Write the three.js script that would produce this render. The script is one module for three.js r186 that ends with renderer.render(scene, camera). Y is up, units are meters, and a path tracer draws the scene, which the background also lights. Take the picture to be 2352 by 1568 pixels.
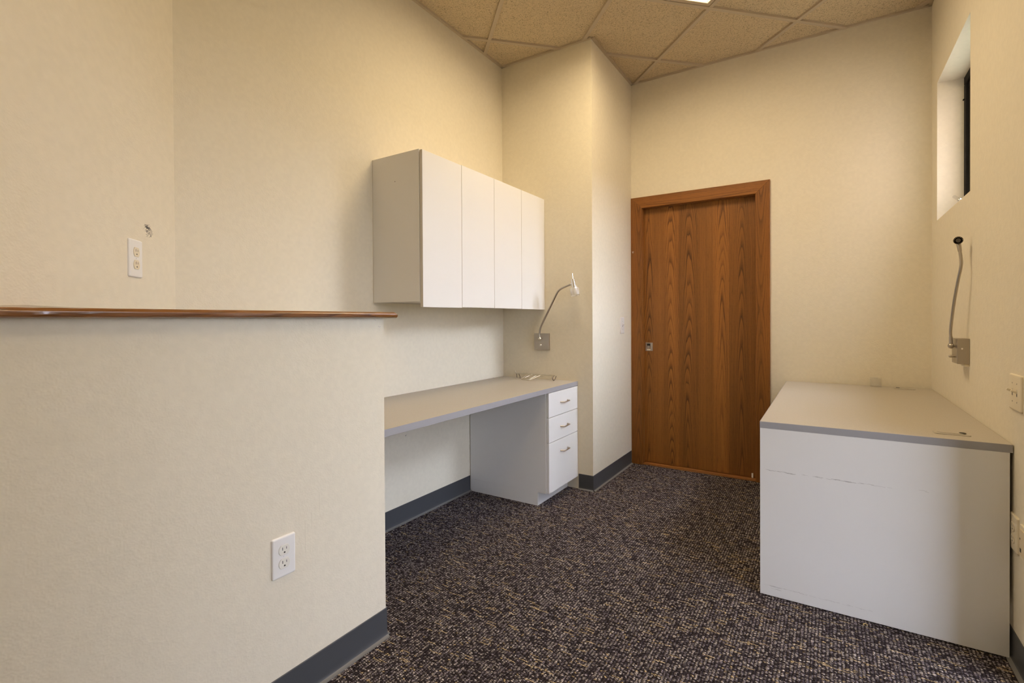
import * as THREE from 'three';
import { RoundedBoxGeometry } from 'three/addons/geometries/RoundedBoxGeometry.js';
import { mergeGeometries, mergeVertices, toCreasedNormals } from 'three/addons/utils/BufferGeometryUtils.js';
import { RectAreaLightUniformsLib } from 'three/addons/lights/RectAreaLightUniformsLib.js';

// ---------------------------------------------------------------- camera, sky, lights, exposure
const scene = new THREE.Scene();
const R = THREE.MathUtils.degToRad;
const camera = new THREE.PerspectiveCamera(2 * Math.atan(784 / 1142.16) * 180 / Math.PI, 1.5, 0.05, 100);
camera.position.set(2.0189, 1.1384, 3.8303);
camera.rotation.order = 'YXZ';
camera.rotation.set(R(-0.4653), R(32.4463), R(-0.3223));
camera.setViewOffset(2352, 1568, 0, 40.8, 2352, 1568);   // lens shifted downwards
scene.background = new THREE.Color().setRGB(41, 44.2, 53.5);   // bright overcast daylight outside
RectAreaLightUniformsLib.init();
const LAMP = { color: new THREE.Color().setRGB(1.0, 0.75, 0.40), power: 12.8 };   // warm fluorescent panels
const renderer = new THREE.WebGLRenderer({ antialias: true });
renderer.toneMapping = THREE.LinearToneMapping;
renderer.toneMappingExposure = 1.0;
renderer.shadowMap.enabled = true;

// ---------------------------------------------------------------- measures (metres)
const XC = 0.7067, ZC = 0.7758, W = 2.5376, H = 2.976;         // chase corner, right wall, ceiling
const XH = 0.6703, ZH = 2.5695, HH = 1.147, Z45 = 2.953;       // half wall face, end, top; start of the angled wall
const XR = 1.5, ZR = XR + Z45, ZB = 6.2;                       // room behind the camera
const TOP = H + 0.25;
const LZ0 = 1.74, LZ1 = 3.1, LY = 2.08, LX = W + 0.95;        // doorway and entrance lobby on the right, outside the frame

// ---------------------------------------------------------------- helpers
let seed = 12345;
function rnd() { seed = (seed * 1664525 + 1013904223) >>> 0; return seed / 4294967296; }
function rr(a, b) { return a + (b - a) * rnd(); }
function hash(x, y, s) {
  let h = Math.imul(x | 0, 374761393) ^ Math.imul(y | 0, 668265263) ^ Math.imul(s | 0, 2147483647 - 144269);
  h = Math.imul(h ^ (h >>> 13), 1274126177); h ^= h >>> 16;
  return (h >>> 0) / 4294967296;
}
// value noise with optional period (for textures that repeat)
function vn(x, y, s = 0, px = 0, py = 0) {
  const xi = Math.floor(x), yi = Math.floor(y), fx = x - xi, fy = y - yi;
  const ux = fx * fx * (3 - 2 * fx), uy = fy * fy * (3 - 2 * fy);
  const wx = (k) => px ? ((k % px) + px) % px : k, wy = (k) => py ? ((k % py) + py) % py : k;
  const a = hash(wx(xi), wy(yi), s), b = hash(wx(xi + 1), wy(yi), s), c = hash(wx(xi), wy(yi + 1), s), d = hash(wx(xi + 1), wy(yi + 1), s);
  return a + (b - a) * ux + (c - a) * uy + (a - b - c + d) * ux * uy;
}
function dataTex(w, h, fn, srgb) {
  const d = new Uint8Array(w * h * 4), c = [0, 0, 0];
  for (let y = 0, k = 0; y < h; y++) for (let x = 0; x < w; x++, k += 4) {
    fn(x, y, c);
    d[k] = Math.max(0, Math.min(255, c[0])); d[k + 1] = Math.max(0, Math.min(255, c[1])); d[k + 2] = Math.max(0, Math.min(255, c[2])); d[k + 3] = 255;
  }
  const t = new THREE.DataTexture(d, w, h);
  t.magFilter = THREE.LinearFilter; t.minFilter = THREE.LinearMipmapLinearFilter; t.generateMipmaps = true; t.anisotropy = 8;
  t.wrapS = t.wrapT = THREE.RepeatWrapping;
  if (srgb) t.colorSpace = THREE.SRGBColorSpace;
  t.needsUpdate = true;
  return t;
}
function per(t, w, h = w) { t.repeat.set(1 / w, 1 / h); return t; }   // the texture covers w x h metres

// uv in metres by the way each face points; the grain axis becomes v
function metreUV(g, grain = 1) {
  g = g.index ? g.toNonIndexed() : g;
  const p = g.attributes.position, uv = new Float32Array(p.count * 2), a = new THREE.Vector3(), b = new THREE.Vector3(), c = new THREE.Vector3(), n = new THREE.Vector3();
  for (let i = 0; i < p.count; i += 3) {
    a.fromBufferAttribute(p, i); b.fromBufferAttribute(p, i + 1); c.fromBufferAttribute(p, i + 2);
    n.copy(b).sub(a).cross(c.clone().sub(a));
    const m = [Math.abs(n.x), Math.abs(n.y), Math.abs(n.z)], ax = m.indexOf(Math.max(...m));
    const o = [0, 1, 2].filter((k) => k !== ax);
    let [u, v] = o.includes(grain) ? [o.find((k) => k !== grain), grain] : o;
    for (let k = 0; k < 3; k++) { uv[(i + k) * 2] = p.getComponent(i + k, u); uv[(i + k) * 2 + 1] = p.getComponent(i + k, v); }
  }
  g.setAttribute('uv', new THREE.BufferAttribute(uv, 2));
  return g;
}
function box(x0, x1, y0, y1, z0, z1, r = 0, grain = 1) {
  const w = x1 - x0, h = y1 - y0, d = z1 - z0;
  const g = r ? new RoundedBoxGeometry(w, h, d, 2, Math.min(r, w * 0.49, h * 0.49, d * 0.49)) : new THREE.BoxGeometry(w, h, d);
  g.translate((x0 + x1) / 2, (y0 + y1) / 2, (z0 + z1) / 2);
  return metreUV(g, grain);
}
function merge(list) { return mergeGeometries(list.map((g) => { const k = g.index ? g.toNonIndexed() : g; if (!k.attributes.uv) metreUV(k); for (const n of Object.keys(k.attributes)) if (!['position', 'normal', 'uv'].includes(n)) k.deleteAttribute(n); return k; })); }
// footprint [[x, z], ...] raised from y0 to y1
function prism(pts, y0, y1, holes) {
  const s = new THREE.Shape(pts.map(([x, z]) => new THREE.Vector2(x, -z)));
  const g = new THREE.ExtrudeGeometry(s, { depth: y1 - y0, bevelEnabled: false });
  g.rotateX(-Math.PI / 2); g.translate(0, y0, 0);
  return metreUV(g);
}
function plate(w, h, d, bevel, r = 0.004) {   // rounded plate in the xy plane, its back at z = 0
  const s = roundRect(w - 2 * bevel, h - 2 * bevel, r);
  const g = new THREE.ExtrudeGeometry(s, { depth: Math.max(d - bevel, 1e-4), bevelEnabled: true, bevelThickness: bevel, bevelSize: bevel, bevelSegments: 3, curveSegments: 6 });
  // keep only a flat back at z = 0
  const p = g.attributes.position; for (let i = 0; i < p.count; i++) if (p.getZ(i) < 0) p.setZ(i, 0);
  g.computeVertexNormals();
  return metreUV(g);
}
function roundRect(w, h, r) {
  const s = new THREE.Shape(), x = w / 2, y = h / 2; r = Math.min(r, x * 0.98, y * 0.98);
  s.moveTo(-x + r, -y); s.lineTo(x - r, -y); s.absarc(x - r, -y + r, r, -Math.PI / 2, 0); s.lineTo(x, y - r); s.absarc(x - r, y - r, r, 0, Math.PI / 2);
  s.lineTo(-x + r, y); s.absarc(-x + r, y - r, r, Math.PI / 2, Math.PI); s.lineTo(-x, -y + r); s.absarc(-x + r, -y + r, r, Math.PI, 1.5 * Math.PI);
  return s;
}
const V = (x, y, z) => new THREE.Vector3(x, y, z);
function tube(pts, r, seg = 40, rad = 10, tension = 0.5) { return metreUV(new THREE.TubeGeometry(new THREE.CatmullRomCurve3(pts.map((p) => V(...p)), false, 'catmullrom', tension), seg, r, rad, false)); }
// wire through points with small fillets at the bends
function wire(pts, r, fil = 0.006, closed = false) {
  const P = pts.map((p) => V(...p)), path = new THREE.CurvePath(), n = P.length;
  let last = P[0];
  for (let i = 1; i < n; i++) {
    if (i === n - 1) { path.add(new THREE.LineCurve3(last, P[i])); break; }
    const a = P[i].clone().lerp(P[i - 1], Math.min(0.45, fil / P[i].distanceTo(P[i - 1]))), b = P[i].clone().lerp(P[i + 1], Math.min(0.45, fil / P[i].distanceTo(P[i + 1])));
    path.add(new THREE.LineCurve3(last, a)); path.add(new THREE.QuadraticBezierCurve3(a, P[i], b)); last = b;
  }
  return metreUV(new THREE.TubeGeometry(path, n * 14, r, 8, false));
}
function between(a, b, r0, r1 = r0, rad = 16) {   // rod from a to b
  const A = V(...a), B = V(...b), g = new THREE.CylinderGeometry(r1, r0, A.distanceTo(B), rad);
  g.applyQuaternion(new THREE.Quaternion().setFromUnitVectors(V(0, 1, 0), B.clone().sub(A).normalize())); g.translate(...A.add(B).multiplyScalar(0.5).toArray());
  return metreUV(g);
}
const used = {};
function numbered(n) { if (!(n in used)) { used[n] = 0; return n; } used[n]++; return `${n}_${String(used[n]).padStart(3, '0')}`; }
function obj(name, geo, mat, parent) {
  const m = new THREE.Mesh(Array.isArray(geo) ? merge(geo) : geo, mat);
  m.name = parent ? name : numbered(name); m.castShadow = m.receiveShadow = true;
  (parent || scene).add(m);
  return m;
}
function tag(o, label, category, group, kind) { o.userData.label = label; o.userData.category = category; if (group) o.userData.group = group; if (kind) o.userData.kind = kind; return o; }
function thing(name, label, category, [x, y, z] = [0, 0, 0], turn = 0, group, kind) {
  const o = new THREE.Group(); o.name = numbered(name); o.position.set(x, y, z); o.rotation.y = turn; scene.add(o);
  return tag(o, label, category, group, kind);
}
function struct(name, geo, mat, label, category) { return tag(obj(name, geo, mat), label, category, null, 'structure'); }

// ---------------------------------------------------------------- materials
function std(color, rough, more = {}) { return new THREE.MeshPhysicalMaterial({ color, roughness: rough, ...more }); }
// orange-peel paint relief
const peel = per(dataTex(1024, 1024, (x, y, c) => {
  const u = x / 1024, v = y / 1024;
  let a = vn(u * 240, v * 240, 1, 240, 240) * 0.55 + vn(u * 130, v * 130, 2, 130, 130) * 0.45;
  a = Math.max(0, a - 0.35) * 1.5; c[0] = c[1] = c[2] = 255 * Math.min(1, a);
}), 0.8);
const paintTone = per(dataTex(512, 512, (x, y, c) => {
  const u = x / 512, v = y / 512;
  const a = 0.985 + 0.02 * (vn(u * 128, v * 128, 5, 128, 128) - 0.5) + 0.004 * (vn(u * 9, v * 9, 6, 9, 9) - 0.5);
  c[0] = 255 * a; c[1] = 255 * a; c[2] = 255 * a;
}, true), 1.7);
const PAINT = std(new THREE.Color().setRGB(0.80, 0.735, 0.60), 0.75, { map: paintTone, bumpMap: peel, bumpScale: 0.0003, specularIntensity: 0.4 });

// fissured mineral tile
const fis = new Float32Array(1024 * 1024).fill(0);
for (let k = 0; k < 5200; k++) {
  const len = k < 3000 ? rr(1, 3) : rr(4, 14), wd = k < 3000 ? rr(0.8, 1.6) : rr(1.0, 2.2), dep = rr(0.35, 1), an = rr(0, 6.28), cx = rr(0, 1024), cy = rr(0, 1024), bend = rr(-0.09, 0.09);
  let x = cx, y = cy, d = an;
  for (let s = 0; s < len; s++) {
    for (let j = -3; j <= 3; j++) for (let i = -3; i <= 3; i++) {
      const q = Math.hypot(i, j), f = Math.max(0, 1 - q / (wd + 0.6)) * dep;
      const k2 = (((Math.round(y) + j) & 1023) << 10) + ((Math.round(x) + i) & 1023);
      if (f > fis[k2]) fis[k2] = f;
    }
    x += Math.cos(d); y += Math.sin(d); d += bend;
  }
}
const tileMap = per(dataTex(1024, 1024, (x, y, c) => {
  const f = fis[(y << 10) + x], m = vn(x / 9, y / 9, 8, 0, 0), m2 = vn(x / 3, y / 3, 9);
  const a = (0.93 + 0.08 * (m - 0.5) + 0.1 * (m2 - 0.5)) * (1 - 0.5 * f);
  c[0] = 226 * a; c[1] = 207 * a; c[2] = 174 * a;
}, true), 0.6096);
const tileBump = per(dataTex(1024, 1024, (x, y, c) => { const f = fis[(y << 10) + x]; c[0] = c[1] = c[2] = 255 * (0.75 * (1 - f) + 0.25 * vn(x / 5, y / 5, 10)); }), 0.6096);
const TILE = std(0xffffff, 0.95, { map: tileMap, bumpMap: tileBump, bumpScale: 0.002, specularIntensity: 0.2 });
const TEE = std(new THREE.Color().setRGB(0.54, 0.45, 0.335), 0.5);

// loop carpet: ribs along z, a coloured loop every 8 mm, tan slubs running across
const CN = 2048, CS = 1.9, RIBS = 172, LOOPS = 276;
const yarnCol = [[64, 57, 60], [152, 144, 141], [116, 108, 114], [160, 142, 112]], GAP = [29, 24, 27];
const carpetAt = (x, y) => {
  const X = x / CN * RIBS + 0.5 * (vn(x / 8, y / 8, 21) - 0.5), i = Math.floor(X), fx = X - i;
  const Y = y / CN * LOOPS + hash(i, 0, 25) + 0.8 * (vn(x / 7, y / 7, 26) - 0.5), j = Math.floor(Y), fy = Y - j;
  const h = hash(i, j, 27), kind = h < 0.32 ? 0 : h < 0.70 ? 1 : h < 0.96 ? 2 : 3;
  let lift = Math.pow(Math.sin(Math.PI * fx), 0.8) * Math.pow(Math.sin(Math.PI * fy), 0.7) * (0.7 + 0.5 * hash(i, j, 28));
  // slub: a thin pale yarn across two to four ribs
  const r = y / CN * 300 + 0.5 * (vn(x / 14, y / 40, 29) - 0.5), rj = Math.floor(r), d = x / CN * 46 + hash(rj, 1, 30) * 7, di = Math.floor(d), slub = hash(di, rj, 31) < 0.045 && Math.abs(r - rj - 0.5) < 0.3 && d - di > 0.12;
  return [slub ? 3 : kind, slub ? Math.max(lift, 0.5 + 0.5 * hash(x >> 2, y >> 1, 33)) : lift];
};
const carpetMap = per(dataTex(CN, CN, (x, y, c) => {
  const [k, l] = carpetAt(x, y), g = Math.min(1.15, l * 1.25), f = (0.45 + 1.1 * vn(x / 2.1, y / 2.1, 32)) , q = yarnCol[k];
  for (let n = 0; n < 3; n++) c[n] = (GAP[n] + (q[n] - GAP[n]) * g) * f;
}, true), CS);
const carpetBump = per(dataTex(1024, 1024, (x, y, c) => { c[0] = c[1] = c[2] = 255 * carpetAt(x * 2, y * 2)[1]; }), CS);
const CARPET = std(0xffffff, 0.97, { map: carpetMap, bumpMap: carpetBump, bumpScale: 0.004, specularIntensity: 0.15, sheen: 0.15, sheenRoughness: 0.8 });

// red oak veneer: strips of straight grain beside strips of nested arches, open pores
function oak(w, h, mw, mh, strips, o) {
  let at = 0; const S = strips.map(([wd, kind, tone], i) => { const q = { x0: at, x1: at + wd, c: at + wd * rr(0.42, 0.58), kind, tone, d: rr(0.03, 0.055), s: rr(0.018, 0.032), n: i * 31 + 7 }; at += wd; return q; });
  return dataTex(w, h, (x, y, c) => {
    const u = (x + 0.5) / w * at, v = y / h * mh; let L = S[S.length - 1]; for (const q of S) if (u < q.x1) { L = q; break; }
    let q;
    if (L.kind) {
      const lu = u - L.c + 0.010 * (vn(v * 2.1, L.n, 31) - 0.5) + 0.003 * (vn(v * 8, L.n + 3, 32) - 0.5);
      const Y = L.d + L.s * v + 0.016 * (vn(u * 7, v * 1.6, 33 + L.n) - 0.5);
      q = (Math.sqrt(lu * lu + Y * Y) + 0.0016 * (vn(u * 90, v * 5, 34) - 0.5)) / o.ring;
    } else q = (u + 0.006 * (vn(v * 1.3, L.n, 41) - 0.5) + 0.0022 * (vn(u * 40, v * 4, 42) - 0.5)) / (o.ring * 0.95);
    const ri = Math.floor(q), t = q - ri, ringTone = 0.35 + 0.75 * hash(ri, L.n, 36);
    let dark = Math.pow(1 - t, 3.2) * ringTone; if (t > 0.9) dark = Math.max(dark, (t - 0.9) / 0.1 * ringTone);
    if (!L.kind) dark *= 0.6;
    const pore = vn(u * 1700, v * 55, 37) * 0.6 + vn(u * 1000, v * 22, 38) * 0.4;
    const fleck = Math.max(0, pore - 0.55) * 2.2 * (0.4 + 0.6 * dark);
    const tone = L.tone * (0.96 + 0.12 * (vn(u * 22, v * 0.9, 39) - 0.5) + 0.1 * (vn(u * 500, v * 5, 40) - 0.5));
    const m = Math.min(1, o.con * dark + 0.8 * fleck);
    for (let k = 0; k < 3; k++) c[k] = (o.light[k] * (1 - m) + o.dark[k] * m) * tone;
  }, true);
}
const oakDoorMap = oak(1024, 2048, 0.8, 2.0, [[0.075, 1, 1.0], [0.1, 0, 0.98], [0.095, 1, 1.06], [0.14, 1, 0.97], [0.11, 0, 0.97], [0.105, 1, 1.06], [0.185, 1, 0.94]], { con: 0.8, ring: 0.0042, light: [154, 101, 47], dark: [74, 42, 18] });
const oakTrimMap = per(oak(512, 1024, 0.24, 1.2, [[0.03, 0, 1], [0.1, 1, 1.02], [0.11, 1, 0.98]], { con: 0.5, ring: 0.0052, light: [146, 93, 41], dark: [76, 42, 17] }), 0.24, 1.2);
oakTrimMap.wrapS = oakTrimMap.wrapT = THREE.MirroredRepeatWrapping;
const OAK_DOOR = std(0xffffff, 0.42, { map: oakDoorMap, specularIntensity: 0.7 });
const OAK = std(0xffffff, 0.4, { map: oakTrimMap, specularIntensity: 0.7 });
const OAK_GLOSS = std(0xffffff, 0.3, { map: oakTrimMap, clearcoat: 1, clearcoatRoughness: 0.1 });

const speck = per(dataTex(512, 512, (x, y, c) => {
  const a = 0.95 + 0.07 * (hash(x, y, 51) - 0.5) + 0.05 * (vn(x / 2.5, y / 2.5, 52) - 0.5);
  c[0] = 255 * a; c[1] = 253 * a; c[2] = 250 * a;
}, true), 0.4);
const WHITE = std(new THREE.Color().setRGB(0.79, 0.78, 0.765), 0.42, { specularIntensity: 0.6 });
const WHITE_EDGE = std(new THREE.Color().setRGB(0.62, 0.58, 0.52), 0.5);
const TOPLAM = std(new THREE.Color().setRGB(0.52, 0.48, 0.42), 0.38, { map: speck });
const EDGELAM = std(new THREE.Color().setRGB(0.345, 0.34, 0.355), 0.45);
const VINYL = std(new THREE.Color().setRGB(0.066, 0.069, 0.077), 0.42, { specularIntensity: 0.6 });
const NICKEL = std(new THREE.Color().setRGB(0.46, 0.42, 0.37), 0.33, { metalness: 1 });
const DARKMETAL = std(new THREE.Color().setRGB(0.2, 0.17, 0.15), 0.35, { metalness: 1 });
const HANDLE = std(new THREE.Color().setRGB(0.66, 0.61, 0.56), 0.35, { metalness: 1 });
const CHROME = std(new THREE.Color().setRGB(0.8, 0.8, 0.8), 0.12, { metalness: 1 });
const BLACK = std(new THREE.Color().setRGB(0.012, 0.011, 0.01), 0.5);
const BRONZE = std(new THREE.Color().setRGB(0.012, 0.011, 0.01), 0.7, { specularIntensity: 0.25 });
const PLASTIC = std(new THREE.Color().setRGB(0.82, 0.81, 0.79), 0.32);
const IVORY = std(new THREE.Color().setRGB(0.78, 0.70, 0.54), 0.35);
const GREYPLATE = std(new THREE.Color().setRGB(0.77, 0.745, 0.71), 0.4);
const FROST = new THREE.MeshPhysicalMaterial({ color: new THREE.Color().setRGB(0.95, 0.95, 0.95), roughness: 0.5, transmission: 0.93, thickness: 0, ior: 1.45 });
const CLEAR = new THREE.MeshPhysicalMaterial({ color: 0xffffff, roughness: 0.02, transmission: 1, thickness: 0, ior: 1.5 });
const TINTED = new THREE.MeshPhysicalMaterial({ color: new THREE.Color().setRGB(0.16, 0.16, 0.16), roughness: 0.02, transmission: 1, thickness: 0, ior: 1.5 });
const DIM = new THREE.MeshPhysicalMaterial({ color: new THREE.Color().setRGB(0.78, 0.8, 0.8), roughness: 0.02, transmission: 1, thickness: 0, ior: 1.5 });
const INK = std(new THREE.Color().setRGB(0.05, 0.045, 0.05), 0.9);
const SCUFF = std(new THREE.Color().setRGB(0.44, 0.42, 0.41), 0.9);
const DRIP = std(new THREE.Color().setRGB(0.735, 0.675, 0.55), 0.85);
const WIRE = std(new THREE.Color().setRGB(0.70, 0.65, 0.55), 0.3, { metalness: 0.8 });

// ---------------------------------------------------------------- the room
const room = [[0, ZC], [0, Z45], [XR, ZR], [XR, ZB], [W, ZB], [W, 0], [XC, 0], [XC, ZC]];
struct('floor', prism([[-0.3, -0.3], [-0.3, ZB + 0.3], [W + 0.3, ZB + 0.3], [W + 0.3, LZ1 + 0.12], [LX, LZ1 + 0.12], [LX, LZ0 - 0.12], [W + 0.3, LZ0 - 0.12], [W + 0.3, -0.3]], -0.12, 0, 0), CARPET, 'dark brown and grey flecked loop carpet over the whole floor', 'floor');
struct('wall_left', box(-0.14, 0, 0, TOP, -0.14, Z45 + 0.06), PAINT, 'cream painted wall behind the white wall cabinet and worktop', 'wall');
struct('wall_chase', box(0, XC, 0, TOP, 0, ZC), PAINT, 'boxed-out cream corner pillar with a wall lamp on its face', 'wall');
const n45 = 0.14 / Math.SQRT2;
const wa = struct('wall_angled', prism([[0, Z45], [XR, ZR], [XR - n45, ZR + n45], [-n45, Z45 + n45]], 0, TOP), PAINT, 'cream angled wall at the left edge with a white outlet and black scuff', 'wall');
struct('wall_rear_side', box(XR - 0.14, XR, 0, TOP, ZR, ZB + 0.14), PAINT, 'cream wall running back behind the camera', 'wall');
struct('wall_rear', box(XR, W + 0.28, 0, TOP, ZB, ZB + 0.14), PAINT, 'cream end wall behind the camera', 'wall');
// wall with the door opening
const DX0 = 0.798, DX1 = 1.592, DY = 1.998;
{
  const s = new THREE.Shape([[XC - 0.05, 0], [DX0 - 0.014, 0], [DX0 - 0.014, DY + 0.014], [DX1 + 0.014, DY + 0.014], [DX1 + 0.014, 0], [W + 0.28, 0], [W + 0.28, TOP], [XC - 0.05, TOP]].map(([x, y]) => new THREE.Vector2(x, y)));
  const g = new THREE.ExtrudeGeometry(s, { depth: 0.14, bevelEnabled: false }); g.translate(0, 0, -0.14);
  struct('wall_back', metreUV(g), PAINT, 'cream wall around the oak pocket door', 'wall');
}
// right wall, 28 cm thick, with the high window in view and, past the switches, the doorway to the entrance lobby
const wins = [[0.17, 0.945, 1.684, 2.456]];
{
  const s = new THREE.Shape([[0, 0], [-LZ0, 0], [-LZ0, LY], [-LZ1, LY], [-LZ1, 0], [-ZB, 0], [-ZB, TOP], [0, TOP]].map(([a, b]) => new THREE.Vector2(a, b)));
  for (const [z0, z1, y0, y1] of wins) s.holes.push(new THREE.Path([[-z0, y0], [-z1, y0], [-z1, y1], [-z0, y1]].map(([a, b]) => new THREE.Vector2(a, b))));
  const g = new THREE.ExtrudeGeometry(s, { depth: 0.22, bevelEnabled: false }); g.rotateY(Math.PI / 2); g.translate(W, 0, 0);
  struct('wall_right', metreUV(g), PAINT, 'cream wall on the right with the small high window', 'wall');
}
wins.forEach(([z0, z1, y0, y1], i) => {
  const g = thing(`window_${i + 1}`, 'small high window with dark frame in the right wall', 'window', [W + 0.113, y0, (z0 + z1) / 2], 0, null, 'structure');
  const w = z1 - z0, h = y1 - y0, t = 0.045, d = 0.05;
  obj('window_frame', [box(0, d, 0, t, -w / 2, w / 2, 0.004), box(0, d, h - t, h, -w / 2, w / 2, 0.004), box(0, d, t, h - t, -w / 2, -w / 2 + t, 0.004), box(0, d, t, h - t, w / 2 - t, w / 2, 0.004)], BRONZE, g);
  const sash = obj('sash', [box(0.012, 0.04, t, t + 0.03, -w / 2 + t, w / 2 - t, 0.003), box(0.012, 0.04, h - t - 0.03, h - t, -w / 2 + t, w / 2 - t, 0.003), box(0.012, 0.04, t + 0.03, h - t - 0.03, -w / 2 + t, -w / 2 + t + 0.03, 0.003), box(0.012, 0.04, t + 0.03, h - t - 0.03, w / 2 - t - 0.03, w / 2 - t, 0.003)], BRONZE, g);
  obj('pane', metreUV(new THREE.PlaneGeometry(w - 2 * t - 0.05, h - 2 * t - 0.05).rotateY(-Math.PI / 2).translate(0.026, h / 2, 0)), DIM, g);
  if (i === 0) {
    // crank operator on the bottom of the frame, and a small latch high on the far stile
    const cz = -w / 2 + 0.085;
    const cr = obj('crank', [between([-0.006, 0.03, cz], [-0.03, 0.085, cz - 0.005], 0.009, 0.008), new THREE.SphereGeometry(0.011, 14, 10).translate(-0.03, 0.088, cz - 0.005)], CHROME, g);
    obj('crank_lever', [between([-0.03, 0.088, cz - 0.005], [-0.045, 0.118, cz - 0.05], 0.007, 0.009)], CHROME, cr);
    obj('latch', box(-0.006, 0.006, 0.646, 0.651, -w / 2 + 0.002, -w / 2 + 0.02, 0.0015), BRONZE, g);
  }
});
struct('wall_daylight_block', box(W + 3, W + 3.3, -0.3, 2.7, -7, 1.4), std(new THREE.Color().setRGB(0.2, 0.15, 0.11), 0.9), 'unseen brown wall added outside the small high window to block low daylight', 'wall');  // added out of view to cut low daylight through the high window
struct('wall_side_block', box(W + 0.221, W + 3, -0.3, TOP + 0.6, 1.15, 1.4), std(new THREE.Color().setRGB(0.2, 0.15, 0.11), 0.9), 'unseen wall added outside beside the small high window to block slanting daylight', 'wall');  // added out of view to keep oblique daylight off the door wall
struct('ground', box(W + 0.25, 30, -0.5, -0.3, -15, 20), std(new THREE.Color().setRGB(0.12, 0.14, 0.1), 0.95), 'dull green ground outside the windows', 'ground');

// entrance lobby past the right edge of the photo, closed by a glass door
struct('wall_lobby', [box(W + 0.22, LX, 0, 2.5, LZ0 - 0.12, LZ0), box(W + 0.22, LX, 0, 2.5, LZ1, LZ1 + 0.12), box(W + 0.22, LX, LY, 2.5, LZ0, LZ1)], PAINT, 'cream entrance lobby past the right edge of the photo', 'wall');
{
  const g = thing('door_2', 'glass entrance door past the right edge of the photo', 'door', [LX - 0.06, 0, (LZ0 + LZ1) / 2], 0, null, 'structure'), w = LZ1 - LZ0, t = 0.055;
  obj('door_frame', [box(0, 0.045, 0, 0.12, -w / 2, w / 2, 0.003), box(0, 0.045, LY - t, LY, -w / 2, w / 2, 0.003), box(0, 0.045, 0.12, LY - t, -w / 2, -w / 2 + t, 0.003), box(0, 0.045, 0.12, LY - t, w / 2 - t, w / 2, 0.003)], BRONZE, g);
  obj('pane', metreUV(new THREE.PlaneGeometry(w - 2 * t, LY - t - 0.12).rotateY(-Math.PI / 2).translate(0.022, (LY - t + 0.12) / 2, 0)), TINTED, g);
  obj('push_bar', between([-0.05, 1.0, -w / 2 + 0.08], [-0.05, 1.0, w / 2 - 0.08], 0.012), NICKEL, g);
}

// half wall and its oak cap
const hwT = 0.125;
const halfWall = struct('wall_partition', prism([[XH, ZH], [XH, XH + Z45], [XH - hwT, XH - hwT + Z45], [XH - hwT, ZH]], 0, HH), PAINT, 'low cream half wall under the oak cap', 'wall');
{
  // cap: bullnose front and rounded end, following the half wall into the angled wall
  const ov = 0.028, th = 0.021, zEnd = ZH - 0.043, xf = XH + ov, xb = XH - hwT - ov;
  const prof = [];   // bullnose section from bottom front round to the back
  const N = 14, rN = th / 2;
  for (let k = 0; k <= N; k++) { const a = -Math.PI / 2 + Math.PI * k / N; prof.push([Math.cos(a) * rN - rN, Math.sin(a) * rN + rN]); }
  const back = prof.map(([a, b]) => [-a, b]).reverse();
  const rows = 48, pos = [], idx = [], ring = prof.length * 2;
  for (let i = 0; i <= rows; i++) {
    const t = i / rows;
    for (let k = 0; k < ring; k++) {
      const front = k < prof.length, q = front ? prof[k] : back[k - prof.length];
      let x = (front ? xf : xb) + q[0], y = HH + q[1];
      const zLast = x + Z45 + 0.004, zz = zEnd + (zLast - zEnd) * t;
      // free end: quarter-round over the last 2 cm
      let inset = 0; const e = zz - zEnd; if (i === 0 && q[1] > rN) inset = (q[1] - rN) * 1.15;
      // the board has warped: its back edge stands proud where it meets the angled wall
      const lift = Math.max(0, (zz - 3.1) / 0.5), back01 = front ? 0 : 1;
      y += back01 * 0.015 * lift * lift;
      pos.push(x, y, zz + inset);
    }
  }
  for (let i = 0; i < rows; i++) for (let k = 0; k < ring; k++) { const a = i * ring + k, b = i * ring + (k + 1) % ring, c = a + ring, d = b + ring; idx.push(a, c, b, b, c, d); }
  for (let k = 1; k < ring - 1; k++) { idx.push(0, k, k + 1); }
  let g = new THREE.BufferGeometry(); g.setAttribute('position', new THREE.Float32BufferAttribute(pos, 3)); g.setIndex(idx);
  g = toCreasedNormals(g, 0.7); g = metreUV(g, 2);
  struct('trim_1', g, OAK_GLOSS, 'oak bullnose cap along the top of the half wall', 'wall cap');
}

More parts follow.
